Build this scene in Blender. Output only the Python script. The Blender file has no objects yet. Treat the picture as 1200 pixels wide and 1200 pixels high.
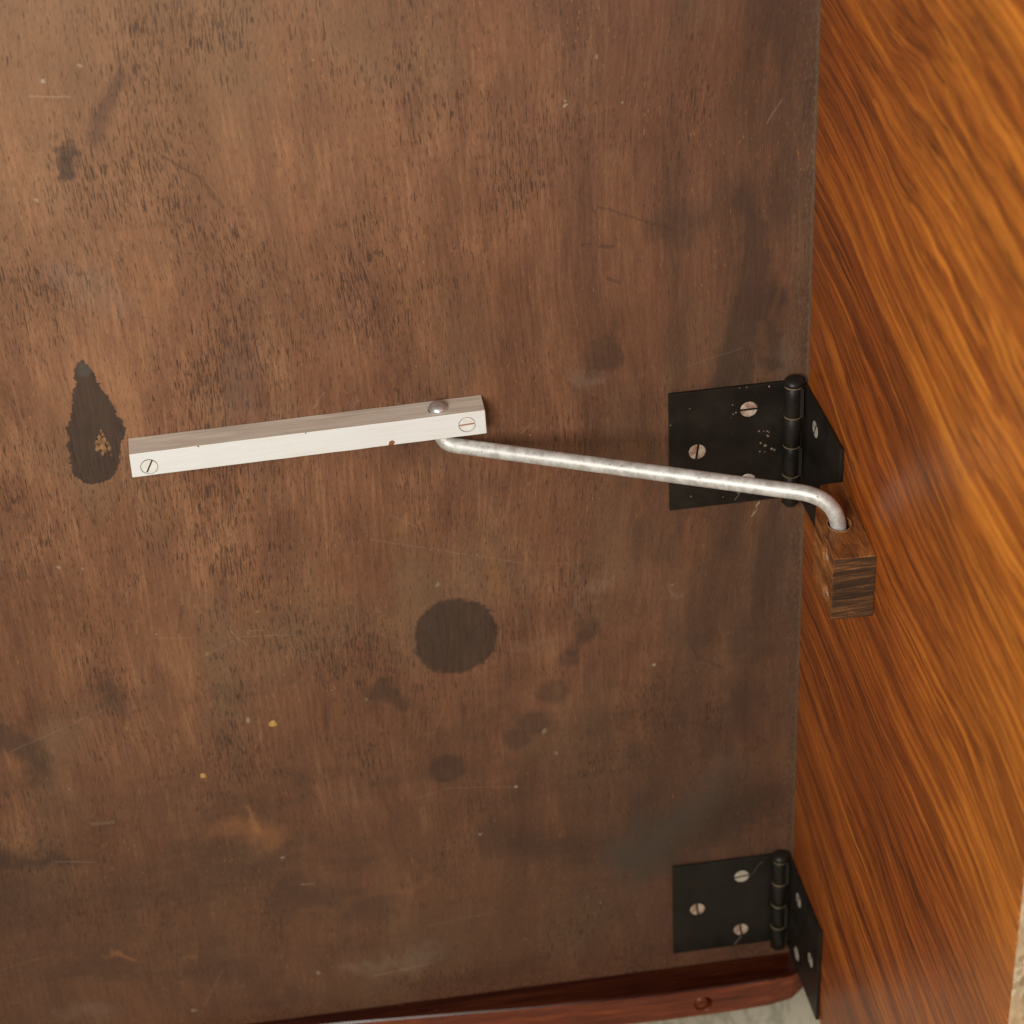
import bpy, bmesh, math, random
from mathutils import Vector, Matrix, noise
random.seed(7)
S = 0.001                                   # everything below is laid out in millimetres
scene = bpy.context.scene
C = scene.collection

# ------------------------------------------------------------------ camera
cam_d = bpy.data.cameras.new('camera')
cam = bpy.data.objects.new('camera', cam_d); C.objects.link(cam)
R0 = Vector((0.989866, -0.133696, -0.047862)); R1 = Vector((-0.114815, -0.555168, -0.823775)); R2 = Vector((0.083564, 0.820922, -0.564893))
cam_pos = Vector((-171.878051, -656.057324, 459.135627)) * S
m = Matrix((R0, -R1, -R2)).transposed().to_4x4()
m.translation = cam_pos
cam.matrix_world = m
cam_d.sensor_width = 36; cam_d.lens = 77.34
cam_d.clip_start = 0.01; cam_d.clip_end = 50
cam_d.dof.use_dof = True
cam_d.dof.focus_distance = (Vector((-70, -25, 45)) * S - cam_pos).dot(R2)
cam_d.dof.aperture_fstop = 14
scene.camera = cam

# ------------------------------------------------------------------ light
world = bpy.data.worlds.new('World'); scene.world = world; world.use_nodes = True
bg = world.node_tree.nodes['Background']
bg.inputs[0].default_value = (1.0, 0.95, 0.88, 1); bg.inputs[1].default_value = 0.19

def area(name, loc, target, size, power, col):
    d = bpy.data.lights.new(name, 'AREA'); d.shape = 'RECTANGLE'; d.size, d.size_y = size; d.energy = power; d.color = col
    o = bpy.data.objects.new(name, d); C.objects.link(o)
    o.location = Vector(loc) * S
    o.rotation_euler = (Vector(target) * S - o.location).to_track_quat('-Z', 'Y').to_euler()
    return o
area('window_light', (-350, -600, 335), (-130, 0, 50), (0.28, 0.24), 4.9, (1.0, 0.968, 0.905))

vs = scene.view_settings
scene.render.engine = 'CYCLES'
vs.view_transform = 'Standard'; vs.look = 'None'; vs.exposure = 0; vs.gamma = 1
scene.render.resolution_x = scene.render.resolution_y = 1024

# ------------------------------------------------------------------ node helpers
class NT:
    def __init__(s, name, rough=0.5, metal=0.0, spec=0.5):
        s.m = bpy.data.materials.new(name); s.m.use_nodes = True
        s.t = s.m.node_tree; s.n = s.t.nodes; s.l = s.t.links
        s.b = s.n['Principled BSDF']
        s.b.inputs['Roughness'].default_value = rough; s.b.inputs['Metallic'].default_value = metal
        s.b.inputs['Specular IOR Level'].default_value = spec
    def put(s, sock, v):
        if v is None: return
        if hasattr(v, 'is_output'): s.l.new(v, sock)
        else:
            try: sock.default_value = v
            except Exception: sock.default_value = tuple(v) + (1.0,)
    def math(s, op, a, b=None, c=None, clamp=False):
        n = s.n.new('ShaderNodeMath'); n.operation = op; n.use_clamp = clamp
        for i, v in enumerate((a, b, c)): s.put(n.inputs[i], v)
        return n.outputs[0]
    def vm(s, op, a, b=None):
        n = s.n.new('ShaderNodeVectorMath'); n.operation = op
        s.put(n.inputs[0], a); s.put(n.inputs[1], b)
        return n.outputs[0]
    def coord(s):                          # object coordinates in millimetres
        n = s.n.new('ShaderNodeTexCoord')
        return s.vm('MULTIPLY', n.outputs['Object'], (1000, 1000, 1000))
    def stretch(s, p, k, off=(0, 0, 0)):
        return s.vm('ADD', s.vm('MULTIPLY', p, k), off)
    def noise(s, p, scale=1.0, detail=3.0, rough=0.5, dist=0.0, color=False):
        n = s.n.new('ShaderNodeTexNoise'); s.put(n.inputs['Vector'], p)
        n.inputs['Scale'].default_value = scale; n.inputs['Detail'].default_value = detail
        n.inputs['Roughness'].default_value = rough; n.inputs['Distortion'].default_value = dist
        return n.outputs['Color' if color else 'Fac']
    def ramp(s, v, a, b, lo=0.0, hi=1.0, smooth=True):
        n = s.n.new('ShaderNodeMapRange'); n.interpolation_type = 'SMOOTHSTEP' if smooth else 'LINEAR'
        s.put(n.inputs['Value'], v); s.put(n.inputs['From Min'], a); s.put(n.inputs['From Max'], b)
        n.inputs['To Min'].default_value = lo; n.inputs['To Max'].default_value = hi
        return n.outputs['Result']
    def cramp(s, v, stops):
        n = s.n.new('ShaderNodeValToRGB'); e = n.color_ramp.elements
        while len(e) < len(stops): e.new(0.5)
        for el, (p, c) in zip(e, stops): el.position = p; el.color = tuple(c) + (1,)
        s.put(n.inputs[0], v); return n.outputs[0]
    def mix(s, f, a, b, mode='MIX'):
        n = s.n.new('ShaderNodeMix'); n.data_type = 'RGBA'; n.blend_type = mode
        s.put(n.inputs[0], f); s.put(n.inputs[6], a); s.put(n.inputs[7], b)
        return n.outputs[2]
    def seg(s, p, a, b, ra, rb, soft, f=1.0, acc=None):
        n = s.n.new('ShaderNodeGroup'); n.node_tree = SEG
        s.put(n.inputs['P'], p)
        n.inputs['A'].default_value = (a[0], 0, a[1]); n.inputs['B'].default_value = (b[0] + 0.01, 0, b[1])
        n.inputs['RA'].default_value = ra; n.inputs['RB'].default_value = rb; n.inputs['Soft'].default_value = soft
        n.inputs['F'].default_value = f
        if acc is not None: s.put(n.inputs['Acc'], acc)
        s.lastP = n.outputs[1]
        return n.outputs[0]
    def segs(s, p, items):                 # items: (a, b, ra, rb, soft, strength); strongest mask wins
        acc = None
        for a, b, ra, rb, so, f in items:
            acc = s.seg(p, a, b, ra, rb, so, f, acc); p = s.lastP
        return acc
    def flat(s, p):                        # drop y
        return s.vm('MULTIPLY', p, (1, 0, 1))
    def bump(s, h, dist=0.2, strength=1.0):
        n = s.n.new('ShaderNodeBump'); n.inputs['Distance'].default_value = dist * S; n.inputs['Strength'].default_value = strength
        s.put(n.inputs['Height'], h); s.l.new(n.outputs[0], s.b.inputs['Normal'])
    def color(s, c): s.put(s.b.inputs['Base Color'], c)
    def rough(s, r): s.put(s.b.inputs['Roughness'], r)

def make_seg():
    g = bpy.data.node_groups.new('segment_mask', 'ShaderNodeTree')
    I = g.interface
    for nme, ty in (('P', 'NodeSocketVector'), ('A', 'NodeSocketVector'), ('B', 'NodeSocketVector'), ('RA', 'NodeSocketFloat'), ('RB', 'NodeSocketFloat'), ('Soft', 'NodeSocketFloat'), ('Acc', 'NodeSocketFloat'), ('F', 'NodeSocketFloat')):
        I.new_socket(nme, in_out='INPUT', socket_type=ty)
    I.new_socket('Mask', in_out='OUTPUT', socket_type='NodeSocketFloat')
    I.new_socket('P', in_out='OUTPUT', socket_type='NodeSocketVector')
    gi = g.nodes.new('NodeGroupInput'); go = g.nodes.new('NodeGroupOutput'); L = g.links.new
    def V(op, a, b=None, out=0):
        n = g.nodes.new('ShaderNodeVectorMath'); n.operation = op; L(a, n.inputs[0])
        if b is not None: L(b, n.inputs[3] if op == 'SCALE' else n.inputs[1])
        return n.outputs[out]
    def M(op, a, b, clamp=False):
        n = g.nodes.new('ShaderNodeMath'); n.operation = op; n.use_clamp = clamp; L(a, n.inputs[0])
        L(b, n.inputs[1]); return n.outputs[0]
    o = gi.outputs
    ap = V('SUBTRACT', o['P'], o['A']); ab = V('SUBTRACT', o['B'], o['A'])
    h = M('DIVIDE', V('DOT_PRODUCT', ap, ab, 1), V('DOT_PRODUCT', ab, ab, 1), True)
    d = V('LENGTH', V('SUBTRACT', ap, V('SCALE', ab, h)), None, 1)
    r = M('ADD', o['RA'], M('MULTIPLY', M('SUBTRACT', o['RB'], o['RA']), h))
    mr = g.nodes.new('ShaderNodeMapRange'); mr.interpolation_type = 'SMOOTHSTEP'
    L(M('SUBTRACT', r, d), mr.inputs['Value'])
    ng = g.nodes.new('ShaderNodeMath'); ng.operation = 'MULTIPLY'; ng.inputs[1].default_value = -1; L(o['Soft'], ng.inputs[0])
    L(ng.outputs[0], mr.inputs['From Min']); L(o['Soft'], mr.inputs['From Max'])
    acc = M('MAXIMUM', o['Acc'], M('MULTIPLY', mr.outputs['Result'], o['F']))
    L(acc, go.inputs[0])
    # the next mask takes its P from here, so that the masks are worked out one after another
    tiny = g.nodes.new('ShaderNodeMath'); tiny.operation = 'MULTIPLY'; tiny.inputs[1].default_value = 1e-7; L(acc, tiny.inputs[0])
    L(V('ADD', o['P'], tiny.outputs[0]), go.inputs[1])
    return g
SEG = make_seg()

# ------------------------------------------------------------------ materials
def mat_panel(x0, x1, z0, z1):
    s = NT('stained_plywood', 0.42, spec=0.35)
    p = s.coord()
    wig = s.noise(s.stretch(p, (.012, 0, .012)), 1, 2, color=True)
    lean = s.ramp(s.math('MULTIPLY', s.vm('DOT_PRODUCT', p, (1, 0, 0)), 1), -330, 0)
    sp = s.n.new('ShaderNodeSeparateXYZ'); s.l.new(p, sp.inputs[0])
    X, Z = sp.outputs[0], sp.outputs[2]
    wv = s.math('MULTIPLY', s.noise(s.stretch(p, (.006, 0, .007)), 1, 1.5), 22)
    Xw = s.math('ADD', X, wv)
    cb = s.n.new('ShaderNodeCombineXYZ'); s.l.new(Xw, cb.inputs[0]); s.l.new(Z, cb.inputs[2])
    q = cb.outputs[0]
    # base tone
    big = s.noise(s.stretch(p, (.011, 0, .008)), 1, 5, .55)
    mid = s.noise(s.stretch(q, (.07, 0, .022)), 1, 5, .6)
    fine = s.noise(s.stretch(q, (.75, 0, .055)), 1, 4, .6)
    v = s.math('ADD', s.math('MULTIPLY', big, .34), s.math('ADD', s.math('MULTIPLY', mid, .34), s.math('MULTIPLY', fine, .32)))
    col = s.cramp(v, [(.33, (.084, .033, .016)), (.44, (.150, .062, .031)), (.52, (.203, .087, .043)), (.61, (.300, .140, .066))])
    # grey olive bloom and red areas
    col = s.mix(s.ramp(s.noise(s.stretch(p, (.020, 0, .012), (5, 0, 3)), 1, 4), .50, .68, 0, .55), col, (.175, .105, .055))
    col = s.mix(s.ramp(s.noise(s.stretch(q, (.05, 0, .020), (15, 0, 9)), 1, 4), .52, .68, 0, .5), col, (.21, .090, .040))
    # light falloff put into the colour: paler towards the upper left
    lit = s.math('MULTIPLY', s.ramp(Z, 40, 230), s.ramp(X, -60, -260))
    col = s.mix(s.math('MULTIPLY', lit, .42), col, (.33, .185, .088))
    # light falloff painted in: darker lower third and right side, the right also stained
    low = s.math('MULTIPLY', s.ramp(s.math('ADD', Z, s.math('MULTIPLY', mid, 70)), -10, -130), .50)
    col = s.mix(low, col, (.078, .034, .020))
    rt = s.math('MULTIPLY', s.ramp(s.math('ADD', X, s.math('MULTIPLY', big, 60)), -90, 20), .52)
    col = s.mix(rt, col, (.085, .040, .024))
    vst = s.noise(s.stretch(q, (.055, 0, .011), (40, 0, 6)), 1, 4, .55)
    col = s.mix(s.math('MULTIPLY', s.ramp(vst, .44, .64), s.math('ADD', s.math('MULTIPLY', s.ramp(X, -160, -30), .30), .06)), col, (.040, .024, .017))
    col = s.mix(s.math('MULTIPLY', s.ramp(vst, .42, .30), .28), col, (.24, .098, .042))
    cl = s.noise(s.stretch(p, (.010, 0, .030), (3, 0, 44)), 1, 4, .6)
    col = s.mix(s.math('MULTIPLY', s.ramp(cl, .46, .62), s.ramp(Z, 20, -140, .10, .40)), col, (.052, .028, .018))
    mg_ = s.noise(s.stretch(q, (2.6, 0, .35), (19, 0, 4)), 1, 4, .7)
    col = s.mix(s.ramp(mg_, .46, .64, 0, .26), col, (.045, .022, .014))
    col = s.mix(s.ramp(mg_, .46, .30, 0, .20), col, (.36, .185, .085))
    # dark and pale open pores
    dens = s.noise(s.stretch(p, (.022, 0, .016), (31, 0, 12)), 1, 4, .6)
    fade = s.math('MULTIPLY', s.ramp(X, -20, -150), s.ramp(Z, -150, -10, .45, 1))
    dens = s.math('ADD', s.math('SUBTRACT', dens, .085), s.math('MULTIPLY', fade, .115))
    d1 = s.noise(s.stretch(q, (1.65, 0, .150)), 1, 2.6, .55)
    t1 = s.math('SUBTRACT', .853, s.math('MULTIPLY', dens, .47))
    pore = s.ramp(d1, t1, s.math('ADD', t1, .045))
    d2 = s.noise(s.stretch(q, (2.1, 0, .26), (50, 0, 7)), 1, 1.6, .5)
    t2 = s.math('SUBTRACT', .85, s.math('MULTIPLY', dens, .44))
    pore2 = s.ramp(d2, t2, s.math('ADD', t2, .05))
    pores = s.math('MAXIMUM', pore, s.math('MULTIPLY', pore2, .8))
    col = s.mix(s.math('MULTIPLY', pores, .72), col, (.032, .018, .011))
    d3 = s.noise(s.stretch(q, (1.7, 0, .30), (9, 0, 77)), 1, 2)
    o1 = s.noise(s.stretch(p, (.025, 0, .018), (71, 0, 2)), 1, 3)
    t3 = s.math('SUBTRACT', .855, s.math('MULTIPLY', o1, .32))
    col = s.mix(s.math('MULTIPLY', s.ramp(d3, t3, s.math('ADD', t3, .05)), .6), col, (.42, .20, .065))
    # soft dark smears
    pf = s.flat(p)
    wn = s.vm('MULTIPLY', s.vm('SUBTRACT', s.noise(s.stretch(p, (.07, 0, .05)), 1, 4, .6, color=True), (.5, .5, .5)), (26, 0, 30))
    pw = s.vm('ADD', pf, wn)
    wn2 = s.vm('MULTIPLY', s.vm('SUBTRACT', s.noise(s.stretch(p, (.28, 0, .28)), 1, 4, .6, color=True), (.5, .5, .5)), (4.5, 0, 4.5))
    ps = s.vm('ADD', pf, wn2)
    pend = []
    def blot(P, a, b, ra, rb, soft, f, c):
        mg = max(ra, rb) + soft + (16 if P is pw else 3.5)          # marks that cannot reach this stretch of the board are left out of its nodes
        if max(a[0], b[0]) + mg < x0 or min(a[0], b[0]) - mg > x1 or max(a[1], b[1]) + mg < z0 or min(a[1], b[1]) - mg > z1: return
        if pend and (pend[0][0] is not P or pend[0][1] != c): flush()
        pend.append((P, c, (a, b, ra, rb, soft, f)))
    def flush():
        nonlocal col
        if pend: col = s.mix(s.segs(pend[0][0], [q[2] for q in pend]), col, pend[0][1])
        pend.clear()
    D = (.040, .025, .018)
    for a, b, ra, rb, so, f in (
        ((-20, 130), (-14, 84), 2, 8, 3, .55), ((-14, 84), (-26, 54), 8, 6, 3, .6), ((-12, 70), (-10, 56), 5, 4, 2, .45),
        ((-46, 112), (-36, 118), 6, 5, 5, .40), ((-66, 77), (-71, 66), 3, 5, 2.5, .5), ((-8, 200), (-6, 110), 6, 5, 6, .45),
        ((-6, -10), (-12, -70), 8, 9, 6, .45), ((-22, 0), (-34, -60), 4, 9, 7, .45), ((-40, 10), (-50, -20), 6, 6, 7, .35),
        ((-20, -95), (-30, -120), 8, 6, 7, .40), ((-62, -115), (-60, -150), 6, 8, 6, .35),
        ((-320, -128), (-288, -134), 4, 3, 3, .6), ((-310, -60), (-290, -85), 8, 4, 4, .6), ((-262, -50), (-256, -62), 5, 4, 3, .35),
        ((-205, -170), (-170, -180), 9, 7, 7, .4), ((-120, -150), (-90, -165), 9, 7, 8, .35), ((-160, -70), (-150, -73), 6, 5, 3, .5),
        ((-242, 166), (-241, 160), 2.2, 2.6, 1.2, .7), ((-222, 190), (-229, 170), 2, 3, 3, .5), ((-300, 150), (-285, 120), 3, 2, 2, .4),
        ((-15, -150), (-60, -168), 12, 14, 10, .45), ((-140, 45), (-110, 20), 8, 7, 9, .28), ((-190, 100), (-200, 70), 5, 9, 7, .3)):
        blot(pw, a, b, ra, rb, so, f, D)
    # greenish grey smear above the lower hinge, whitish rub marks
    blot(pw, (-20, -130), (-62, -172), 4, 11, 9, .42, (.078, .066, .050))
    for a, b, ra, rb, so, f in (((-250, 122), (-236, 116), 4, 5, 5, .30), ((-233, 112), (-246, 108), 6, 4, 5, .22), ((-48, -33), (-44, -38), 1, 1.5, 1.2, .4),
                                ((-70, -28), (-84, -40), 2, 1, 2, .28), ((-6, 60), (-3, 20), 3, 3, 3, .22), ((-80, 62), (-70, 58), 3, 2, 2, .3), ((-108, -55), (-95, -58), 2, 2, 3, .25),
                                ((-200, 60), (-195, 84), 4, 3, 5, .22), ((-185, -215), (-150, -210), 3, 6, 4, .35), ((-300, -215), (-285, -222), 5, 4, 5, .3)):
        blot(pw, a, b, ra, rb, so, f * .42, (.34, .25, .19))
    for a, b, ra, rb, so, f in (((-224, -128), (-208, -136), 5, 6, 6, .65), ((-216, -118), (-213, -132), .6, 1.2, .6, .8), ((-280, -190), (-272, -192), 1.5, 1.2, 1, .75),
                                ((-250, -195), (-246, -195), .8, .8, .8, .6), ((-200, -180), (-150, -172), 1.5, 2, 3, .3), ((-110, -30), (-112, -10), 2, 3, 3, .4), ((-14, 74), (-12, 62), 1.2, 1.5, 1.5, .2),
                                ((-60, 30), (-58, 0), 1.5, 2, 3, .3), ((-6, 92), (-10, 76), .8, 1, .8, .2), ((-225, 135), (-222, 105), 2, 2, 4, .3)):
        blot(pw if ra > 1.4 else ps, a, b, ra, rb, so + .4, f * .6, (.33, .14, .052))
    # liquid stains with a sharp rim
    for (cx, cz), r, f in (((-136.5, -111.6), 7.2, .62), ((-108, -100.5), 5.5, .48), ((-101.5, -94), 6.2, .48), ((-93.1, -79.6), 6.0, .50), ((-86.5, -64), 4.2, .50), ((-79.5, -51), 5.6, .42)):
        blot(ps, (cx, cz), (cx, cz), r, r, 1.8, f * .9, (.040, .023, .018))
    blot(ps, (-85, -60), (-80, -54), 3, 3, .9, .4, (.045, .026, .020))
    flush()
    hit = lambda cx, cz, r: cx + r > x0 and cx - r < x1 and cz + r > z0 and cz - r < z1
    wj = s.vm('MULTIPLY', s.vm('SUBTRACT', s.noise(s.stretch(p, (.7, 0, .7)), 1, 3, .6, color=True), (.5, .5, .5)), (2.4, 0, 2.4))
    pj = s.vm('ADD', ps, wj)
    disc = s.seg(s.vm('ADD', pf, s.vm('MULTIPLY', s.vm('ADD', wn2, wj), (1.0, 0, 1.0))), (-129.0, -44.9), (-129.0, -49.0), 15.6, 15.6, 1.0)
    drop = s.math('MAXIMUM', s.seg(pj, (-247.9, 86.0), (-246.9, 60.5), 2.3, 9.8, .35), s.seg(pj, (-247.6, 60.5), (-250.0, 47.2), 9.6, 8.2, .35))
    stain_c = s.mix(s.noise(s.stretch(p, (.25, 0, .12)), 1, 4), (.024, .015, .011), (.052, .032, .022))
    stain_c = s.mix(s.math('MULTIPLY', pores, .5), s.mix(s.ramp(fine, .35, .65, 0, .35), stain_c, (.075, .045, .029)), (.015, .010, .008))
    if hit(-129, -47, 20): col = s.mix(s.math('MULTIPLY', disc, .85), col, stain_c)
    if hit(-248.5, 62, 36):
        col = s.mix(s.math('MULTIPLY', drop, .93), col, stain_c)
        col = s.mix(s.seg(ps, (-248.0, 86.4), (-247.6, 84.2), 1.4, 1.8, 1.0), col, (.075, .058, .048))
    pl_ = s.vm('ADD', pf, s.vm('MULTIPLY', wn2, (.4, 0, .4)))
    # lines: dark pencil-like scores and pale scratches
    for a, b, w, f in (((-211, 160), (-200, 151), .45, .7), ((-200, 151), (-194, 140), .8, .55), ((-205, 148), (-207, 136), .5, .5), ((-70, 126), (-45, 114.5), .55, .6),
                       ((-76, 112.6), (-73, 112), .5, .6), ((-69.5, 111), (-65.5, 110.3), .8, .7), ((-67.5, 98.6), (-63.6, 96.4), .7, .7), ((-158, 108), (-153.5, 107.4), .7, .6),
                       ((-300, 160), (-306, 140), .9, .5), ((-37, -70), (-26, -78), .7, .6), ((-38, -66), (-36, -73), .6, .6), ((-228, -18), (-231, -30), .7, .6), ((-20, 28), (-12, 20), .5, .5)):
        blot(pl_, a, b, w, w * .8, .4, f * .62, (.045, .026, .018))
    for a, b, w, f in (((-249, 184.4), (-236.5, 183.2), .25, .8), ((-157, 1.8), (-101, -17), .2, .38), ((-101, -17), (-80, -20), .2, .2), ((-150, -125), (-137, -121.5), .2, .35), ((-137, -121.5), (-109.6, -125.4), .2, .42),
                       ((-300, -76), (-270, -64), .3, .3), ((-212, -32), (-206.5, -40), .25, .5), ((-206, -33), (-199, -33), .3, .4), ((-223, -42), (-208, -35), .22, .4), ((-208, -35), (-190, -37), .22, .4),
                       ((-240, -31), (-226, -33), .22, .3), ((-293, -134), (-278, -137), .5, .35), ((-276, -117), (-268, -117.5), .8, .35), ((-199, -163), (-194, -163.5), .35, .7), ((-150, -195), (-120, -192), .25, .3),
                       ((-330, -190), (-300, -183), .25, .25), ((-174, -220), (-150, -217), .4, .5), ((-236, -205), (-246, -224), .3, .3), ((-20, 65), (-40, 60), .15, .3), ((-13, 150), (-8, 158), .25, .5),
                       ((-172, 60), (-168, 66), .3, .4), ((-100, 40), (-96, 44), .3, .4), ((-140, 5), (-150, 12), .2, .4)):
        blot(pl_, a, b, w, w * .7, .3, f * .38, (.46, .33, .24))
    # small round specks
    for (x, z), r, f in (((-210.6, -75), 1.5, .6), ((-109.6, -125.4), 1.1, .9), ((-79.7, 163), .9, .9), ((-79.9, 165), .5, .7), ((-60.9, 162.5), .5, .7), ((-69, 179), .5, .7), ((-243.8, 189.2), .9, .8), ((-252.9, 149), 1.1, .5),
                         ((-205.1, -147), .8, .8), ((-251, -226), 1.6, .5), ((-197, -214), 1.1, .7), ((-124.9, -148), 1.3, .6), ((-46, -34.7), .9, .5), ((-232, 193), .8, .5), ((-53.5, -72.6), 1.0, .95),
                         ((-97, -99), 1.6, .4), ((-93, -110), 1.5, .4), ((-165, -72), 1.3, .3), ((-134, -22), 1.3, .4), ((-268.7, 5.4), 1.2, .6), ((-261, 3.2), 1.0, .4)):
        blot(ps, (x, z), (x, z), r * .6, r * .6, .35, f * .6, (.50, .45, .36))
    for (x, z), r, f in (((-256, -72), 1.3, .5), ((-252, -62), 1, .35), ((-238, -98), .6, .7), ((-226, -50), .8, .4), ((-201, -24), .7, .8), ((-222, -41), 1.1, .5), ((-230, 128), .5, .8), ((-231, 126), .4, .8), ((-160, 187), .8, .7),
                         ((-145, 178), .5, .6), ((-220, 183), .5, .7), ((-98, 70), .4, .8), ((-88, 66), .5, .6), ((-172, 94), .5, .5), ((-214, -160), .5, .5), ((-119, -10), .7, .5)):
        blot(ps, (x, z), (x, z), r * .6, r * .6, .4, f * .5, (.50, .28, .09))
    flush()
    # random fine flecks and a band of grey dust beside the edge
    vo = s.n.new('ShaderNodeTexVoronoi'); vo.feature = 'F1'; s.put(vo.inputs['Vector'], s.stretch(pf, (.11, 0, .11))); vo.inputs['Scale'].default_value = 1
    wn3 = s.n.new('ShaderNodeTexWhiteNoise'); s.l.new(vo.outputs['Position'], wn3.inputs['Vector'])
    fleck = s.math('MULTIPLY', s.ramp(vo.outputs['Distance'], .055, .03), s.ramp(wn3.outputs['Value'], .80, .86))
    col = s.mix(s.math('MULTIPLY', fleck, .35), col, (.50, .36, .22))
    dn = s.noise(s.stretch(p, (.9, 0, .45)), 1, 5, .75)
    dm = s.math('MULTIPLY', s.ramp(s.math('ADD', X, s.math('MULTIPLY', mid, 12)), -4, 10), s.ramp(dn, .46, .70))
    col = s.mix(s.math('MULTIPLY', dm, .50), col, (.17, .135, .10))
    wr = s.ramp(s.math('ADD', X, s.math('MULTIPLY', dn, 2.2)), 3.9, 4.9)
    col = s.mix(s.math('MULTIPLY', wr, .35), col, (.20, .14, .08))
    bw = s.math('MULTIPLY', s.ramp(Z, -226, -236), s.ramp(dn, .45, .6))
    col = s.mix(s.math('MULTIPLY', bw, .5), col, (.24, .10, .05))
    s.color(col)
    s.rough(s.ramp(s.math('ADD', s.math('MULTIPLY', big, .6), s.math('MULTIPLY', fine, .4)), .3, .7, .40, .62))
    h = s.math('SUBTRACT', s.math('MULTIPLY', fine, .5), s.math('MULTIPLY', pores, .55))
    h = s.math('ADD', h, s.math('MULTIPLY', mid, .35))
    s.bump(h, .08, .6)
    return s.m

def mat_veneer(name, wide=1.0, dark=0.0, seed=0.0, axis='local'):
    # figured rosewood-like veneer: x runs along the grain, z across it
    s = NT(name, 0.34, spec=0.45)
    p = s.stretch(s.coord(), (1, 1, 1), (seed, 0, seed * .7))
    sp = s.n.new('ShaderNodeSeparateXYZ'); s.l.new(p, sp.inputs[0]); X, Z = sp.outputs[0], sp.outputs[2]
    w1 = s.math('MULTIPLY', s.math('SUBTRACT', s.noise(s.stretch(p, (.0034, 0, .0075), (2.3, 0, 5.1)), 1, 1.4, .45), .5), 82)
    w2 = s.math('MULTIPLY', s.math('SUBTRACT', s.noise(s.stretch(p, (.018, 0, .034), (3, 0, 8)), 1, 2, .5), .5), 9)
    w3 = s.math('MULTIPLY', s.math('SUBTRACT', s.noise(s.stretch(p, (.035, 0, .13), (7, 0, 1)), 1, 2, .5), .5), 2.0)
    v = s.math('ADD', s.math('ADD', s.math('ADD', Z, s.math('MULTIPLY', X, .20)), w1), s.math('ADD', w2, w3))
    cb = s.n.new('ShaderNodeCombineXYZ'); s.l.new(v, cb.inputs[2]); s.l.new(X, cb.inputs[0])
    q = cb.outputs[0]
    a = s.noise(s.stretch(q, (.0030, 0, .060 * wide)), 1, 3.5, .6)
    b = s.noise(s.stretch(q, (.0095, 0, .34 * wide), (4, 0, 2)), 1, 4, .65)
    c = s.noise(s.stretch(q, (.014, 0, 1.3 * wide), (8, 0, 5)), 1, 3, .6)
    t = s.math('ADD', s.math('MULTIPLY', a, .42), s.math('ADD', s.math('MULTIPLY', b, .36), s.math('MULTIPLY', c, .22)))
    col = s.cramp(t, [(.39, (.080, .016, .004)), (.45, (.245, .050, .008)), (.51, (.410, .096, .012)), (.56, (.550, .150, .017)), (.63, (.720, .245, .029))])
    thr = s.noise(s.stretch(q, (.012, 0, 1.9 * wide), (24, 0, 12)), 1, 2, .5)
    col = s.mix(s.ramp(thr, .60, .72, 0, .5), col, (.62, .225, .032))
    sap_lit = s.math('MULTIPLY', s.ramp(s.math('ADD', s.math('ADD', X, s.math('MULTIPLY', Z, .45)), w1), 95, 260), .60)  # golden sapwood plus light on the near upper part, put into the colour
    col = s.mix(sap_lit, col, s.mix(s.ramp(b, .36, .6), (.40, .108, .012), (.74, .262, .030)))
    bk_ = s.math('MULTIPLY', s.ramp(X, 90, 0), .22)
    col = s.mix(bk_, col, s.mix(b, (.11, .026, .006), (.30, .080, .013)))
    # narrow dark growth lines
    ln = s.noise(s.stretch(q, (.0100, 0, .44 * wide), (14, 0, 22)), 1, 2.5, .55)
    line = s.math('MULTIPLY', s.ramp(s.math('ABSOLUTE', s.math('SUBTRACT', ln, .47)), .030, .0), s.ramp(a, .62, .42, .2, 1))
    col = s.mix(s.math('MULTIPLY', line, .9), col, (.055, .015, .005))
    ln2 = s.noise(s.stretch(q, (.020, 0, 1.25 * wide), (4, 0, 52)), 1, 2.5, .55)
    line2 = s.math('MULTIPLY', s.ramp(s.math('ABSOLUTE', s.math('SUBTRACT', ln2, .5)), .035, .0), s.ramp(b, .62, .42, .1, 1))
    col = s.mix(s.math('MULTIPLY', line2, .7), col, (.085, .028, .010))
    # darker heartwood tongues that run out along the grain
    tg = s.noise(s.stretch(q, (.016, 0, .085), (61, 0, 9)), 1, 3, .6, .3)
    rim_ = s.math('MULTIPLY', s.ramp(tg, .555, .60), .55)
    col = s.mix(rim_, col, s.mix(b, (.13, .030, .006), (.36, .085, .011)))
    hl = s.noise(s.stretch(q, (.010, 0, .62), (81, 0, 3)), 1, 2, .5)
    col = s.mix(s.math('MULTIPLY', s.ramp(s.math('ABSOLUTE', s.math('SUBTRACT', hl, .5)), .016, .0), s.ramp(X, 210, 20, .35, .9)), col, (.050, .014, .005))
    fb = s.noise(s.stretch(q, (.03, 0, 3.2), (1, 0, 31)), 1, 3, .6)
    col = s.mix(s.ramp(fb, .50, .66, 0, .50), col, (.10, .026, .007))
    # short pores along the grain
    po = s.noise(s.stretch(q, (.11, 0, 2.6), (2, 0, 2)), 1, 2)
    col = s.mix(s.ramp(po, .60, .70, 0, .45), col, (.10, .035, .012))
    if dark: col = s.mix(dark, col, (.05, .02, .008))
    dust = s.noise(s.stretch(p, (.5, 0, .5)), 1, 4, .7)
    col = s.mix(s.ramp(dust, .68, .80, 0, .35), col, (.60, .40, .20))
    s.color(col)
    s.rough(s.ramp(b, .3, .7, .30, .42))
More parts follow.
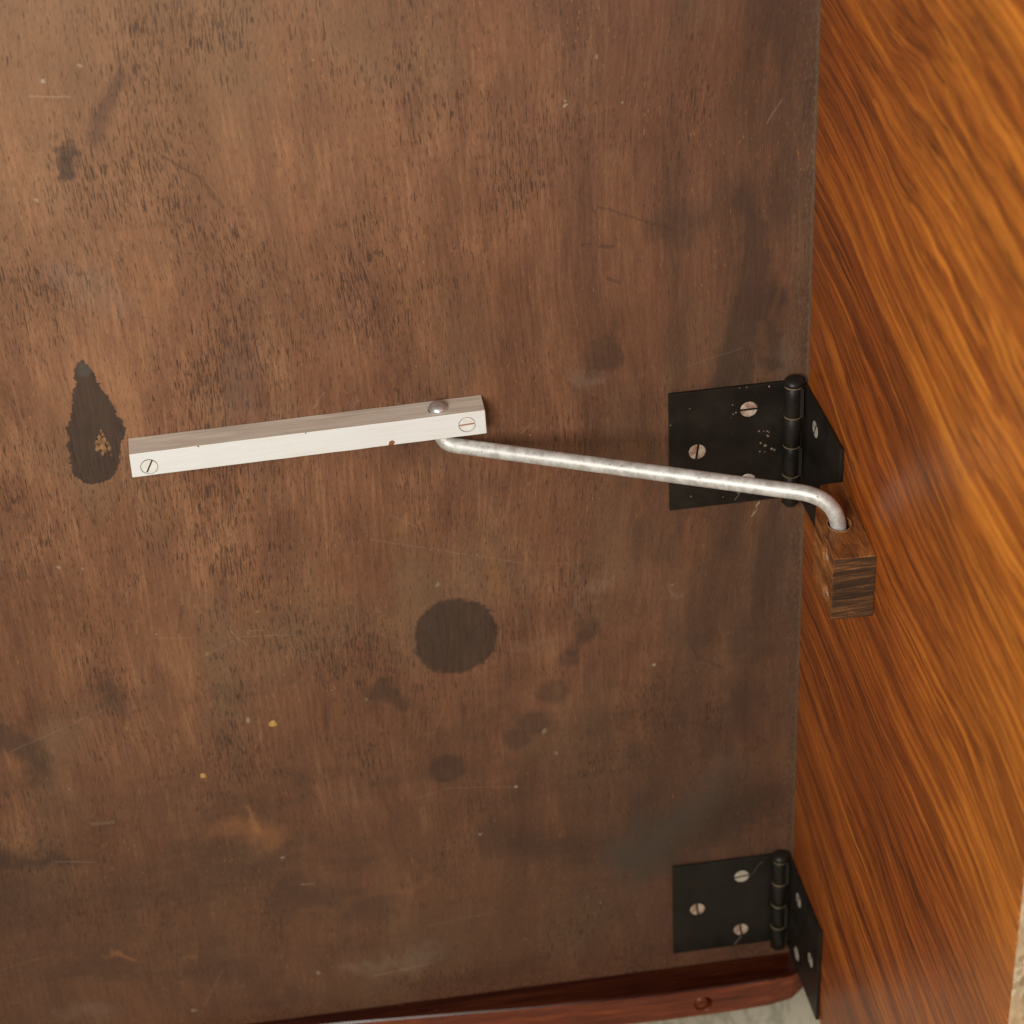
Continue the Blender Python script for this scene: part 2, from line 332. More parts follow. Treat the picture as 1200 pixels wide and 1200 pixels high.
    s.bump(s.math('ADD', s.math('MULTIPLY', c, .4), s.math('MULTIPLY', po, .4)), .05, .5)
    return s.m

def mat_block(name, end=False):
    s = NT(name, 0.55, spec=0.3)
    p = s.coord()
    if not end:
        wob = s.vm('MULTIPLY', s.noise(s.stretch(p, (.08, .08, .08)), 1, 3, color=True), (5, 5, 5))
        q = s.vm('ADD', p, wob)
        a = s.noise(s.stretch(q, (.030, .26, .26)), 1, 4, .6)
        b = s.noise(s.stretch(q, (.10, 1.2, 1.2), (5, 5, 5)), 1, 4, .6)
        t = s.math('ADD', s.math('MULTIPLY', a, .55), s.math('MULTIPLY', b, .45))
        col = s.cramp(t, [(.36, (.060, .019, .007)), (.46, (.155, .052, .014)), (.54, (.25, .088, .022)), (.66, (.38, .150, .040))])
        s.color(col); s.bump(b, .12, .7)
    else:
        a = s.noise(s.stretch(p, (.03, .02, .75)), 1, 5, .75)
        b = s.noise(s.stretch(p, (.16, .12, 4.6)), 1, 5, .75)
        c = s.noise(s.stretch(p, (2.0, 2, 2.0)), 1, 3, .7)
        t = s.math('ADD', s.math('MULTIPLY', a, .45), s.math('ADD', s.math('MULTIPLY', b, .45), s.math('MULTIPLY', c, .1)))
        col = s.cramp(t, [(.38, (.018, .009, .005)), (.47, (.042, .020, .009)), (.53, (.088, .040, .016)), (.60, (.30, .125, .036))])
        s.color(col); s.b.inputs['Roughness'].default_value = .85; s.bump(t, .5, 1.0)
    return s.m

def mat_paint():
    s = NT('white_paint', 0.55, spec=0.3)
    p = s.coord()
    g = s.noise(s.stretch(p, (.04, .9, .9)), 1, 4, .6)
    b = s.noise(s.stretch(p, (.03, .1, .1)), 1, 4, .6)
    col = s.mix(s.ramp(g, .42, .66), (.73, .725, .70), (.705, .695, .665))
    col = s.mix(s.ramp(b, .5, .7, 0, .35), col, (.68, .64, .56))
    d = s.noise(s.stretch(p, (.5, .9, .9)), 1, 5, .75)
    col = s.mix(s.ramp(d, .66, .74, 0, .55), col, (.35, .28, .2))
    for (x, z), r in (((90.2, -8.4), .95), ((89.8, -9.3), .9), ((24.0, -.1), .3), ((61, -.1), .3)):
        pz = s.vm('ADD', s.vm('MULTIPLY', p, (1, 0, 1)), s.vm('MULTIPLY', s.vm('SUBTRACT', s.noise(p, 1.2, 3, color=True), (.5, .5, .5)), (.8, 0, .8)))
        col = s.mix(s.seg(pz, (x, z), (x, z), r, r, .15), col, (.26, .08, .035))
    s.color(col); s.bump(s.math('ADD', g, s.math('MULTIPLY', d, .4)), .12, .6)
    return s.m

def mat_batten_shaded():
    s = NT('shaded_grimy_wood', 0.7, spec=0.25)  # duller than the front: shade put into the colour, with grain and grime
    p = s.coord()
    g = s.noise(s.stretch(p, (.022, 1.0, 1.0)), 1, 5, .65)
    b = s.noise(s.stretch(p, (.035, .15, .15)), 1, 4, .6)
    col = s.cramp(s.math('ADD', s.math('MULTIPLY', g, .55), s.math('MULTIPLY', b, .45)), [(.36, (.46, .385, .31)), (.5, (.60, .52, .435)), (.64, (.72, .65, .56))])
    d = s.noise(s.stretch(p, (.35, .8, .8)), 1, 4, .7)
    col = s.mix(s.ramp(d, .66, .75, 0, .6), col, (.16, .12, .08))
    s.color(col); s.bump(g, .15, .7)
    return s.m

def mat_black():
    s = NT('black_enamel', 0.42, spec=0.28)
    p = s.coord()
    a = s.noise(p, .06, 5, .6)
    col = s.mix(s.ramp(a, .35, .7), (.0095, .0074, .0058), (.019, .0145, .0105))
    f = s.noise(p, 1.1, 3, .7); k = s.noise(p, .10, 2)
    col = s.mix(s.math('MULTIPLY', s.ramp(f, .685, .73), s.ramp(k, .5, .62)), col, (.30, .22, .14))
    g = s.noise(p, .5, 4, .7)
    col = s.mix(s.ramp(g, .60, .80, 0, .45), col, (.085, .070, .055))
    s.color(col); s.rough(s.ramp(a, .3, .7, .34, .5)); s.bump(s.noise(p, 1.6, 3), .08, .5)
    return s.m

def mat_metal(name, c0, c1, rough=.35, metal=1.0, spot=(.16, .10, .05), k=.9):
    s = NT(name, rough, metal)
    p = s.coord()
    a = s.noise(p, .28, 4, .65)
    col = s.mix(s.ramp(a, .35, .65), c0, c1)
    r = s.noise(s.stretch(p, (1, 1, 1), (9, 9, 9)), k, 4, .7)
    m_ = s.ramp(r, .62, .70, 0, .85)
    col = s.mix(m_, col, spot)
    s.color(col)
    s.rough(s.math('ADD', s.ramp(a, .3, .7, rough * .85, rough * 1.25), s.math('MULTIPLY', m_, .3)))
    s.put(s.b.inputs['Metallic'], s.math('SUBTRACT', metal, s.math('MULTIPLY', m_, metal * .7)))
    s.bump(s.math('ADD', a, s.math('MULTIPLY', r, .5)), .10, .5)
    return s.m

def mat_rail(k=1.0):
    s = NT('red_lacquer' if k == 1 else 'shaded_top_and_plug_red', 0.26 if k == 1 else .5, spec=0.5 if k == 1 else .25)  # the rail top's dark copy has its shade put into the colour
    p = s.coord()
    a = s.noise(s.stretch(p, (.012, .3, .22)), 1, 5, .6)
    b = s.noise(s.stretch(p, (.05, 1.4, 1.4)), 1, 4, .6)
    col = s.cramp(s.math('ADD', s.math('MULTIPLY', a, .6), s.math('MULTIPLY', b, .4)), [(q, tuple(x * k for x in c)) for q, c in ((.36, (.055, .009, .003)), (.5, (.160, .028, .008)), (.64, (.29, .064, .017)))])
    w = s.noise(s.stretch(p, (.08, .6, .6)), 1, 4, .7)
    col = s.mix(s.ramp(w, .66, .76, 0, .6), col, (.36, .14, .06))
    s.color(col); s.bump(b, .07, .4); s.rough(s.ramp(a, .3, .7, .17, .30))
    return s.m

def mat_flat(name, c, rough=.9):
    s = NT(name, rough, spec=.2); p = s.coord()
    n = s.noise(p, .8, 3)
    s.color(s.mix(n, tuple(x * .6 for x in c), tuple(x * 1.4 for x in c))); return s.m

def mat_core():
    s = NT('particle_board', 0.85, spec=0.2)
    p = s.coord()
    vo = s.n.new('ShaderNodeTexVoronoi'); s.put(vo.inputs['Vector'], s.vm('ADD', s.stretch(p, (.55, .55, .36)), s.noise(p, .4, 2, color=True))); vo.inputs['Scale'].default_value = 1
    w = s.n.new('ShaderNodeTexWhiteNoise'); s.l.new(vo.outputs['Position'], w.inputs['Vector'])
    col = s.cramp(w.outputs['Value'], [(0, (.38, .25, .14)), (.35, (.52, .37, .22)), (.7, (.62, .46, .29)), (1, (.78, .62, .42))])
    col = s.mix(s.ramp(s.noise(p, .07, 3), .4, .65, 0, .6), col, (.60, .38, .20))
    s.color(col); s.bump(vo.outputs['Distance'], .25, .5); return s.m

def mat_floor():
    s = NT('pale_stone', 0.6, spec=.3); p = s.coord()
    a = s.noise(p, .012, 6, .65)
    b = s.noise(s.stretch(p, (.05, .018, 1)), 1, 5, .7, 1.2)
    col = s.cramp(a, [(.3, (.56, .49, .345)), (.7, (.80, .71, .53))])
    col = s.mix(s.ramp(s.math('ABSOLUTE', s.math('SUBTRACT', b, .5)), .05, 0, 0, .5), col, (.22, .20, .15))
    s.color(col); s.bump(a, .5, .5); return s.m

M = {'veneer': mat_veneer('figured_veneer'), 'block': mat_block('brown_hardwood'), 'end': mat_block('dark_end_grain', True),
     'paint': mat_paint(), 'batten_shaded': mat_batten_shaded(), 'black': mat_black(), 'rail': mat_rail(), 'rail_top_shade': mat_rail(.27), 'core': mat_core(), 'floor': mat_floor(),
     'rod': mat_metal('satin_aluminium', (.52, .505, .47), (.72, .705, .67), .50, .5, (.24, .17, .11), .62),
     'rivet': mat_metal('polished_steel', (.62, .61, .60), (.80, .79, .78), .32, .85, (.3, .27, .24), .5),
     'screw': mat_metal('tarnished_brass', (.56, .50, .41), (.74, .68, .58), .45, .55, (.30, .13, .06), .9),
     'screw_rust': mat_metal('rusty_screw', (.40, .22, .14), (.72, .60, .49), .5, .5, (.26, .10, .05), 1.1),
     'screw_paint': mat_metal('painted_screw', (.70, .665, .60), (.76, .735, .69), .5, .0, (.45, .35, .25), .6),
     'slot': mat_flat('slot_grime', (.055, .030, .018)), 'slot_rust': mat_flat('slot_rust', (.30, .10, .04)), 'hole': mat_flat('hole_shadow_grime', (.03, .018, .010)),
     'rim': mat_flat('chipped_rim', (.26, .115, .040)), 'wax': mat_metal('yellow_drip', (.38, .20, .045), (.52, .31, .09), .35, 0, (.3, .12, .03), .8),
     'chip': mat_metal('splintered_wood', (.11, .050, .023), (.33, .17, .072), .8, 0, (.04, .02, .012), .9),
     'gum': mat_metal('brass_flash', (.17, .12, .065), (.34, .25, .14), .6, .2, (.02, .016, .012), .3), 'plug': mat_rail(.9), 'dull': mat_flat('dull_paint_specks', (.26, .20, .15)), 'scuff': mat_flat('dusty_scuff', (.11, .085, .065))}

# ------------------------------------------------------------------ mesh helpers (millimetres)
def link(name, bm, mats, parent=None, bevel=0, smooth=False, loc=None):
    for v in bm.verts: v.co *= S
    bmesh.ops.recalc_face_normals(bm, faces=bm.faces)
    me = bpy.data.meshes.new(name); bm.to_mesh(me); bm.free()
    for q in (mats if isinstance(mats, (list, tuple)) else [mats]): me.materials.append(q)
    o = bpy.data.objects.new(name, me); C.objects.link(o)
    if parent: o.parent = parent
    if loc: o.location = Vector(loc) * S
    if smooth:
        for f in me.polygons: f.use_smooth = True
    if bevel:
        md = o.modifiers.new('bevel', 'BEVEL'); md.width = bevel * S; md.segments = 3; md.limit_method = 'ANGLE'; md.angle_limit = math.radians(40)
    return o
def tag(o, label=None, cat=None, group=None, kind=None):
    for k, v in (('label', label), ('category', cat), ('group', group), ('kind', kind)):
        if v: o[k] = v
    return o
def empty(name, loc=(0, 0, 0), rz=0):
    o = bpy.data.objects.new(name, None); C.objects.link(o); o.empty_display_size = .01
    o.location = Vector(loc) * S; o.rotation_euler = (0, 0, rz); return o
def box(bm, a, b, mi=0):
    vs_ = [bm.verts.new((x, y, z)) for x in (a[0], b[0]) for y in (a[1], b[1]) for z in (a[2], b[2])]
    fs = [bm.faces.new([vs_[i] for i in q]) for q in ((0, 1, 3, 2), (4, 6, 7, 5), (0, 4, 5, 1), (2, 3, 7, 6), (0, 2, 6, 4), (1, 5, 7, 3))]
    for f in fs: f.material_index = mi
    return fs
def prism(bm, pts, z0, z1):                 # pts (x, y); z0/z1 numbers or lists per point
    n = len(pts); z0 = [z0] * n if not isinstance(z0, list) else z0; z1 = [z1] * n if not isinstance(z1, list) else z1
    lo = [bm.verts.new((x, y, z)) for (x, y), z in zip(pts, z0)]; hi = [bm.verts.new((x, y, z)) for (x, y), z in zip(pts, z1)]
    sides = [bm.faces.new((lo[i], lo[(i + 1) % n], hi[(i + 1) % n], hi[i])) for i in range(n)]
    return sides, bm.faces.new(lo[::-1]), bm.faces.new(hi)
def lathe(bm, prof, n=40, cx=0, cy=0, mi=0):
    rings = []
    for r, z in prof:
        rings.append([bm.verts.new((cx, cy, z))] if r < 1e-6 else [bm.verts.new((cx + r * math.cos(2 * math.pi * i / n), cy + r * math.sin(2 * math.pi * i / n), z)) for i in range(n)])
    for a, b in zip(rings, rings[1:]):
        for i in range(n):
            j = (i + 1) % n
            q = [a[i % len(a)], a[j % len(a)], b[j % len(b)], b[i % len(b)]]
            u = []
            for v in q:
                if v not in u: u.append(v)
            if len(u) > 2: bm.faces.new(u).material_index = mi
def tube(bm, pts, r, n=32, cap=True):
    rings = []; up = None
    for i, p in enumerate(pts):
        d = (pts[min(i + 1, len(pts) - 1)] - pts[max(i - 1, 0)]).normalized()
        if up is None: up = d.orthogonal().normalized()
        up = (up - d * up.dot(d)).normalized(); w = d.cross(up)
        rings.append([bm.verts.new(p + (up * math.cos(2 * math.pi * k / n) + w * math.sin(2 * math.pi * k / n)) * r) for k in range(n)])
    for a, b in zip(rings, rings[1:]):
        for k in range(n): bm.faces.new((a[k], a[(k + 1) % n], b[(k + 1) % n], b[k]))
    if cap: bm.faces.new(rings[0]); bm.faces.new(rings[-1])
def boolean_cut(o, cutter):
    md = o.modifiers.new('cut', 'BOOLEAN'); md.operation = 'DIFFERENCE'; md.object = cutter; md.solver = 'EXACT'
    dg = bpy.context.evaluated_depsgraph_get()
    me = bpy.data.meshes.new_from_object(o.evaluated_get(dg)); o.modifiers.remove(md)
    o.data = me; bpy.data.objects.remove(cutter)

# a slotted countersunk screw head: axis +Z of its own frame, top face near z = 0
def screw_mesh(r=3.1, slot=.42, depth=.55, crown=.18, mats=('screw', 'slot')):
    bm = bmesh.new(); n = 22
    for sg in (1, -1):
        a0 = math.asin(slot / r); pts = []
        for i in range(n + 1):
            a = a0 + (math.pi - 2 * a0) * i / n; pts.append((r * math.cos(a), sg * r * math.sin(a)))
        top = [bm.verts.new((x * .93, (y - sg * slot) * .94 + sg * slot, crown * (1 - (x * x + y * y) / r / r * .75))) for x, y in pts]
        rim = [bm.verts.new((x, y, crown * .05 - .04)) for x, y in pts]; low = [bm.verts.new((x * .9, (y - sg * slot) * .9 + sg * slot, -depth)) for x, y in pts]
        bm.faces.new(top)
        for A, B in ((top, rim), (rim, low)):
            for i in range(len(A)):
                j = (i + 1) % len(A); bm.faces.new((A[i], A[j], B[j], B[i]))
    for v in list(bm.verts): pass
    k = len(bm.faces)
    lathe(bm, [(0, -depth + .02), (r * .97, -depth + .02), (r * .97, -depth - .3), (0, -depth - .3)], 32, mi=1)
    for v in bm.verts: v.co *= S
    bmesh.ops.recalc_face_normals(bm, faces=bm.faces)
    me = bpy.data.meshes.new('screw'); bm.to_mesh(me); bm.free()
    for q in mats: me.materials.append(M[q])
    return me
SCREW = screw_mesh(); SCREW_R = screw_mesh(mats=('screw_rust', 'slot'))
def put_screw(me, parent, loc, normal, ang, name='screw'):
    o = bpy.data.objects.new(name, me); C.objects.link(o); o.parent = parent
    o.location = Vector(loc) * S
    q = Vector(normal).to_track_quat('Z', 'Y')
    o.rotation_mode = 'QUATERNION'; o.rotation_quaternion = q @ Matrix.Rotation(math.radians(ang), 3, 'Z').to_quaternion()
    return o

# ------------------------------------------------------------------ floor (structure)
bm = bmesh.new()
f = bm.faces.new([bm.verts.new(v) for v in ((-4000, -4000, 0), (4000, -4000, 0), (4000, 4000, 0), (-4000, 4000, 0))])
floor = tag(link('floor', bm, M['floor'], loc=(0, 0, -345)), kind='structure')

# ------------------------------------------------------------------ the dark cabinet wall with its rail
wall = tag(empty('cabinet_wall', (0, 1.5, 0)), 'brown stained plywood cabinet wall with dark round and drop-shaped stains', 'cabinet panel')
TX = [-560, -300, -240, -180, -120, -60, -25, 4.2]; TZ = [-252, -200, -150, -100, -50, 0, 50, 100, 150, 200, 430]
bm = bmesh.new()
vt = {(i, j, k): bm.verts.new((x, y, z)) for i, x in enumerate(TX) for j, z in enumerate(TZ) for k, y in enumerate((0, 9))}
nx, nz = len(TX) - 1, len(TZ) - 1; mats = []
for i in range(nx):
    for j in range(nz):
        bm.faces.new((vt[i, j, 0], vt[i + 1, j, 0], vt[i + 1, j + 1, 0], vt[i, j + 1, 0])).material_index = len(mats)
        bm.faces.new((vt[i, j, 1], vt[i + 1, j, 1], vt[i + 1, j + 1, 1], vt[i, j + 1, 1])).material_index = len(mats)
        mats.append(mat_panel(TX[i], TX[i + 1], TZ[j], TZ[j + 1]))
for i in range(nx):
    for j in (0, nz): bm.faces.new((vt[i, j, 0], vt[i + 1, j, 0], vt[i + 1, j, 1], vt[i, j, 1])).material_index = i * nz + min(j, nz - 1)
for j in range(nz):
    for i in (0, nx): bm.faces.new((vt[i, j, 0], vt[i, j + 1, 0], vt[i, j + 1, 1], vt[i, j, 1])).material_index = min(i, nx - 1) * nz + j
link('panel', bm, mats, wall, bevel=.35)
bm = bmesh.new()
front = [(-560, -3.5), (-400, -4), (-300, -5), (-230, -6.5), (-190, -8.2), (-150, -11.0), (-110, -13.8), (-80, -15.3), (-53, -16.2), (-25, -16.2), (-8, -15.6), (2, -14.2), (7.4, -11.2), (9.6, -6.5), (10.2, 0)]
zt = [-236.9] * 9 + [-237.3, -237.6, -237.8, -237.9, -238, -238]
pts = front + [(-560, 0)]
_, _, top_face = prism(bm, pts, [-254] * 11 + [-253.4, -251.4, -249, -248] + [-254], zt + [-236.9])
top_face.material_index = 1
rail = link('rail', bm, [M['rail'], M['rail_top_shade']], wall, bevel=1.6, smooth=False)
rail['label'] = 'glossy dark red lacquered rail along the foot of the wall'
bm = bmesh.new(); lathe(bm, [(0, 8), (4.0, 8), (4.0, -8), (0, -8)], 32)
cut = link('cutter', bm, M['hole']); cut.rotation_euler = (math.pi / 2, 0, 0); cut.location = Vector((-37, -14, -246)) * S
rail.modifiers['bevel'].segments = 3
bpy.context.view_layer.update()
boolean_cut(rail, cut)
bm = bmesh.new(); lathe(bm, [(0, 1.2), (2.5, 1.0), (3.1, .3), (3.1, -3), (0, -3)], 28)
pl = link('plug', bm, M['plug'], rail, smooth=False); pl.rotation_euler = (math.pi / 2, 0, math.radians(9)); pl.location = Vector((-37.8, -14.6, -246.1)) * S
# wax drips and the splintered hole in the drop stain
for (x, z), r in (((-201.3, -78.1), 1.6), ((-230.7, -99.6), 1.25)):
    bm = bmesh.new(); bmesh.ops.create_icosphere(bm, subdivisions=3, radius=r)
    for v in bm.verts:
        k = 1 + .35 * noise.noise(v.co * .8 + Vector((x, z, 0))); v.co = Vector((v.co.x * k, v.co.y * .3, v.co.z * k * .9))
    o = link('paint_drip', bm, M['wax'], wall, smooth=True, loc=(x, -.05, z))
bm = bmesh.new()
random.seed(3)
for i in range(26):
    x = random.gauss(0, 1.15); z = random.gauss(0, 1.7); r = random.uniform(.4, 1.2)
    if x > 1.5: r *= .7
    g = bmesh.ops.create_icosphere(bm, subdivisions=2, radius=r)
    for v in g['verts']:
        k = 1 + .5 * noise.noise(v.co * 1.5 + Vector((i * 3.1, 0, 0))); v.co = Vector((v.co.x * k * .7 + x, v.co.y * .5, v.co.z * k * 1.25 + z - .25 * x))
o = link('splinter', bm, M['chip'], wall, loc=(-245.9, 0, 54.6)); o['kind'] = 'stuff'; o['label'] = 'pale splintered wood in the drop-shaped stain'
# glue drip just below the upper hinge
bm = bmesh.new(); tube(bm, [Vector(v) for v in ((-12.6, -.1, -1.2), (-14.0, -.1, -3), (-13.6, -.1, -4.6), (-15.4, -.1, -7), (-16.2, -.1, -8.3))], .38, 8)
link('glue_drip', bm, M['gum'], wall, smooth=True)

# ------------------------------------------------------------------ the veneered door, opened about a right angle
TH = -0.03834
DO = (1.281, -.204, 0)
def door_frame(name):                       # local x = along the door towards the viewer, local y = its face normal (towards the wall panel side)
    o = empty(name, DO); o.rotation_euler = (0, 0, math.atan2(-math.cos(TH), -math.sin(TH))); return o
# local +x = ds ; local +y = ds rotated +90 deg = right-hand side (away from the seen face); the seen face looks along -y
door = tag(door_frame('cabinet_door'), 'tall orange brown figured wood door standing open at the right', 'cabinet door')
bm = bmesh.new(); box(bm, (3.1, 2.1, -229.6), (221.7, 17.5, 430))
link('core', bm, M['core'], door, bevel=.3)['label'] = 'tan flecked board edge of the open door'
bm = bmesh.new(); box(bm, (3.0, 1.5, -229.8), (222.0, 2.09, 430.2))
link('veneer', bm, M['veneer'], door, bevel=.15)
bm = bmesh.new(); box(bm, (221.72, 2.12, -229.6), (222.15, 17.4, 430))
link('edge_strip', bm, M['core'], door, bevel=.1)

# ------------------------------------------------------------------ hinges
LL = 46.9; BX, BY, BR = -2.45, -3.0, 3.2
LEAF = None
def leaf_bm():
    bm = bmesh.new()
    pts = [(-LL, 0), (-3.2, 0), (-3.2, 1.45), (-LL, 1.45)]
    prism(bm, pts, 0, 50)
    return bm
def make_hinge():
    h = tag(empty('butt_hinge'))
    wl = link('leaf', leaf_bm(), M['black'], h, bevel=.3)
    bm = bmesh.new(); box(bm, (3.2, 0, 0), (LL, 1.45, 50))
    dl = link('leaf', bm, M['black'], h, bevel=.3)
    dl.location = Vector(DO) * S; dl.rotation_euler = door.rotation_euler
    for i in range(4):
        z0, z1 = 37.6 - 12.5 * i, 49.9 - 12.5 * i
        bm = bmesh.new()
        lathe(bm, [(0, z0), (BR - .3, z0), (BR, z0 + .3), (BR, z1 - .3), (BR - .3, z1), (0, z1)], 40, BX, BY)
        k = link('knuckle', bm, M['black'], h); smooth_sides(k)
        bm = bmesh.new(); side = 1 if i % 2 == 0 else 0
        if side:  # tongue joining the door leaf
            pts = [(BX + 1, BY - 2.2), (BX + 3.2, BY - 2.8), (1.2, -4.2), (1.3, -1.2), (BX + 1, BY + 1)]
        else:
            pts = [(BX - 2.6, BY + .3), (-4.8, -.02), (-3.0, 1.3), (BX + .6, .8), (BX + 1, BY + 1)]
        prism(bm, pts, z0 + .1, z1 - .1)
        link('tongue', bm, M['black'], k)
        if i:  # a bright worn line in the joint
            bm = bmesh.new(); lathe(bm, [(2.0, z1 - .02), (BR + .05, z1 + .0), (BR + .06, z1 + .2), (2.0, z1 + .22)], 40, BX, BY)
            link('joint_wear', bm, M['gum'], k)
    bm = bmesh.new()
    lathe(bm, [(0, -1.6), (1.7, -1.5), (2.2, -1.0), (2.2, 51), (3.3, 50.3), (3.7, 50.6), (3.75, 51.2), (3.3, 52.2), (2.4, 53.0), (1.2, 53.4), (0, 53.5)], 40, BX, BY)
    pin = link('pin', bm, M['black'], h, smooth=True)
    bm = bmesh.new(); lathe(bm, [(2.0, 49.92), (3.35, 49.95), (3.4, 50.3), (2.0, 50.4)], 40, BX, BY)
    link('joint_wear', bm, M['gum'], pin)
    return h, wl, dl
def smooth_sides(o):
    for f in o.data.polygons: f.use_smooth = abs(f.normal.z) < .5
def copy_tree(o, parent=None):
    c = o.copy(); C.objects.link(c); c.parent = parent
    for ch in [x for x in bpy.data.objects if x.parent == o]: copy_tree(ch, c)
    return c
WS = ((-17.8, 40.2), (-36.6, 24.6), (-17.8, 9.3))        # near-barrel pair and outer screw, mirrored on the door leaf
def add_screws(wl, dl, angs_w, angs_d, metals_w, metals_d):
    for (x, z), a, me in zip(WS, angs_w, metals_w): put_screw(me, wl, (x, -.06, z), (0, -1, 0), a)
    for (x, z), a, me in [q for q in zip(WS, angs_d, metals_d) if q[1] is not None]: put_screw(me, dl, (-x, -.06, z), (0, -1, 0), a)
hinge, wl, dl = make_hinge()
import_children = [x for x in bpy.data.objects if x.parent == hinge]
lower = copy_tree(hinge)
lower.location = Vector((0, 0, -229.12)) * S
lw, ld = [x for x in bpy.data.objects if x.parent == lower and x.name.startswith('leaf')]
if lw.location.length > ld.location.length: lw, ld = ld, lw
add_screws(wl, dl, (0, 82, 20), (60, None, None), (SCREW_R, SCREW_R, SCREW), (SCREW, SCREW, SCREW))
add_screws(lw, ld, (4, 95, 96), (70, 80, 110), (SCREW, SCREW_R, SCREW_R), (SCREW, SCREW, SCREW))
bm = bmesh.new(); random.seed(11)
for x, z, r in ((-13.9, 30.4, .38), (-12.2, 30.2, .25), (-10.9, 30.0, .3), (-10.3, 29.5, .25), (-10.5, 27.8, .4), (-10.9, 28.3, .25), (-13.2, 25.2, .42), (-11.5, 23.9, .6), (-13.5, 21.6, .3), (-11.6, 21.2, .25), (-9.1, 22.2, .5), (-8.1, 21.6, .4),
                (-10.5, 48.8, .35), (-21.3, 49.6, .2), (-18.7, 49.5, .25), (-46.3, 37.2, .25), (-39.3, 43.2, .2), (-39.0, 5.4, .3), (-23.8, 42.8, .25), (-22.5, 39.5, .3), (-23.5, 38.9, .25), (-21.0, 4.5, .3), (-27, 3.5, .2)):
    g = bmesh.ops.create_icosphere(bm, subdivisions=2, radius=r)
    for v in g['verts']: v.co = Vector((v.co.x * random.uniform(.7, 1.1) + x, v.co.y * .25 - .02, v.co.z * random.uniform(.8, 1.2) + z))
o = link('paint_specks', bm, M['dull'], wl); o['kind'] = 'stuff'
def scratch(parent, pts, r, m_):
    bm = bmesh.new(); tube(bm, [Vector((x, -.02, z)) for x, z in pts], r, 6); link('scratch', bm, M[m_], parent)
scratch(lw, [(-14.6, 40.3), (-13.2, 41.0), (-11.8, 43.5), (-10.6, 45.8), (-8.8, 47.2)], .13, 'scuff')
scratch(lw, [(-17.6, 5.6), (-18.8, 3.6), (-20.4, 1.2)], .32, 'scuff')
scratch(wl, [(-23.0, 6.8), (-21.0, 3.8), (-22.6, 1.6)], .2, 'scuff')
tag(hinge, 'upper black hinge behind the aluminium rod with ball-headed pin', 'hinge', 'black hinges joining the door to the wall')
tag(lower, 'lower black hinge just above the dark red rail', 'hinge', 'black hinges joining the door to the wall')

# ------------------------------------------------------------------ painted batten
bt = tag(empty('wooden_batten', (-236.85, -9.3, 56.1)), 'small white painted wooden batten screwed flat to the brown wall', 'batten')
bt.rotation_euler = (0, -math.radians(.81), 0)
bm = bmesh.new(); n = 40; Lb = 123.5
rings = []
for i in range(n + 1):
    x = Lb * i / n; w = .10
    j = lambda k: w * noise.noise(Vector((x * .12, k * 7.3, 1.7)))
    xe = 0
    rings.append([bm.verts.new((x + (.35 if i == 0 and q in (1,) else 0), y + j(q), z + j(q + 5))) for q, (y, z) in enumerate(((0, -9.45), (0, 0), (10.75, 0), (10.75, -9.45)))])
for a, b in zip(rings, rings[1:]):
    for k in range(4):
        fc = bm.faces.new((a[k], a[(k + 1) % 4], b[(k + 1) % 4], b[k])); fc.material_index = 0 if k == 0 else 1
bm.faces.new(rings[0]).material_index = 1; bm.faces.new(rings[-1][::-1]).material_index = 1
stick = link('stick', bm, [M['paint'], M['batten_shaded']], bt, bevel=.28)
bpy.context.view_layer.update()
def drill(target, loc, r, axis='Y', depth=2.0):
    bm = bmesh.new(); lathe(bm, [(0, depth), (r, depth), (r, -depth), (0, -depth)], 40)
    for f in bm.faces: f.material_index = 0
    c = link('cutter', bm, M['hole']); c.parent = None
    rot = {'Y': Matrix.Rotation(math.pi / 2, 4, 'X'), 'X': Matrix.Rotation(math.pi / 2, 4, 'Y'), 'Z': Matrix.Identity(4)}[axis]
    bpy.context.view_layer.update()
    c.matrix_world = target.matrix_world @ Matrix.Translation(Vector(loc) * S) @ rot
    bpy.context.view_layer.update(); boolean_cut(target, c)
SP = screw_mesh(2.75, .30, .5, .05, ('screw_paint', 'slot')); SP2 = screw_mesh(2.75, .34, .45, .05, ('screw_paint', 'slot_rust'))
for x, z, me, a in ((6.4, -6.0, SP, 62), (116.9, -4.9, SP2, 2)):
    drill(stick, (x, 0, z), 3.05, 'Y', .9)
    put_screw(me, bt, (x, .12, z), (0, -1, 0), a)
bm = bmesh.new(); lathe(bm, [(0, 2.15), (1.2, 2.05), (2.3, 1.65), (3.05, 1.0), (3.4, .2), (3.4, -.2), (2.0, -.3), (0, -.3)], 40)
rv = link('rivet', bm, M['rivet'], bt, smooth=True, loc=(107.6, 4.6, .35)); rv.rotation_euler = (math.radians(4), math.radians(3), 0)
bm = bmesh.new(); lathe(bm, [(0, .05), (4.05, .05), (4.05, -.1), (0, -.1)], 40)
link('rivet_seat', bm, M['hole'], rv, loc=(.45, .1, -.42))

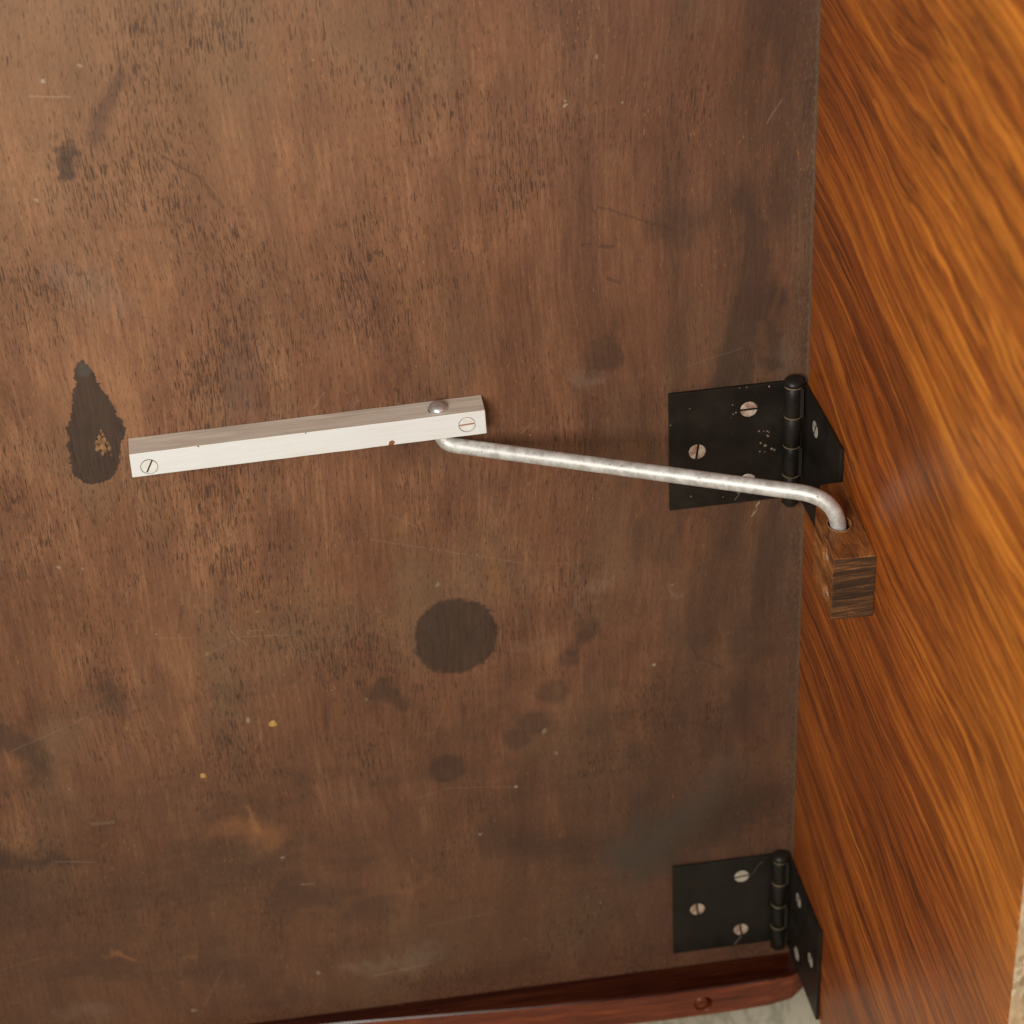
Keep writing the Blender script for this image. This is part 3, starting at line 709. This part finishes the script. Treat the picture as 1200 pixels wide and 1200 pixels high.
# ------------------------------------------------------------------ guide block on the door
bk = tag(door_frame('guide_block'), 'brown wooden block on the door beneath the upper hinge, holding the rod end', 'wooden block')
bm = bmesh.new()
plan = [(47.3, 1.45), (47.3, -6.6), (51.0, -8.8), (62.3, -12.9), (85.0, -13.3), (85.2, 1.45)]
sides, lo, hi = prism(bm, plan, [9.4, 9.4, 9.4, 9.4, 7.9, 7.3], [37.2, 37.2, 37.0, 36.0, 33.0, 32.2])
for fc in sides:
    xs = [v.co.x for v in fc.verts]
    if min(xs) > 84: fc.material_index = 1
blk = link('block', bm, [M['block'], M['end']], bk, bevel=.45)
bpy.context.view_layer.update()
drill(blk, (68.4, -6.4, 34.5), 4.2, 'Z', 5.5)
bm = bmesh.new(); lathe(bm, [(3.75, -.25), (4.1, .12), (4.3, .0), (4.15, -1.4), (3.7, -1.4)], 40)
for v in bm.verts: v.co.z += .18 * noise.noise(v.co * .9) - .11 * v.co.x - .02 * v.co.y
rim = link('hole_rim', bm, M['rim'], bk, loc=(68.4, -6.4, 35.15))
for x, z, yy in ((75.8, 27.8, -13.12), (77.9, 14.2, -13.16)):
    drill(blk, (x, yy, z), 3.5, 'Y', 1.6)
    put_screw(SCREW_R, bk, (x, yy + 1.1, z), (0, -1, 0), 70)

# ------------------------------------------------------------------ stay rod
hx = Vector(DO) + Matrix.Rotation(door.rotation_euler.z, 3, 'Z') @ Vector((68.4, -6.4, 0))
A = Vector((-129.6, -4.6, 49)); 
K1 = Vector((-128.9, -5.2, 43.6)); K2 = Vector((hx.x - .5, hx.y - .5, 46.0)); E_ = Vector((hx.x, hx.y, 26))
def fillet(a, b, c, r, n=14):
    d1 = (a - b).normalized(); d2 = (c - b).normalized()
    p0 = b + d1 * r; p1 = b + d2 * r
    return [(p0 * (1 - t) ** 2 + b * 2 * t * (1 - t) + p1 * t * t) for t in [i / n for i in range(n + 1)]]
pts = [A + Vector((0, 0, 3))] + fillet(A + Vector((0, 0, 3)), K1, K2, 5.5) 
f2 = fillet(K1, K2, E_, 14)
last = pts[-1]
pts += [last.lerp(f2[0], t / 12) for t in range(1, 12)] + f2 + [E_]
bm = bmesh.new(); tube(bm, pts, 2.72, 36)
rod = tag(link('stay_rod', bm, M['rod'], smooth=True), 'bent silver metal rod running from the white batten to the wooden block', 'metal rod')
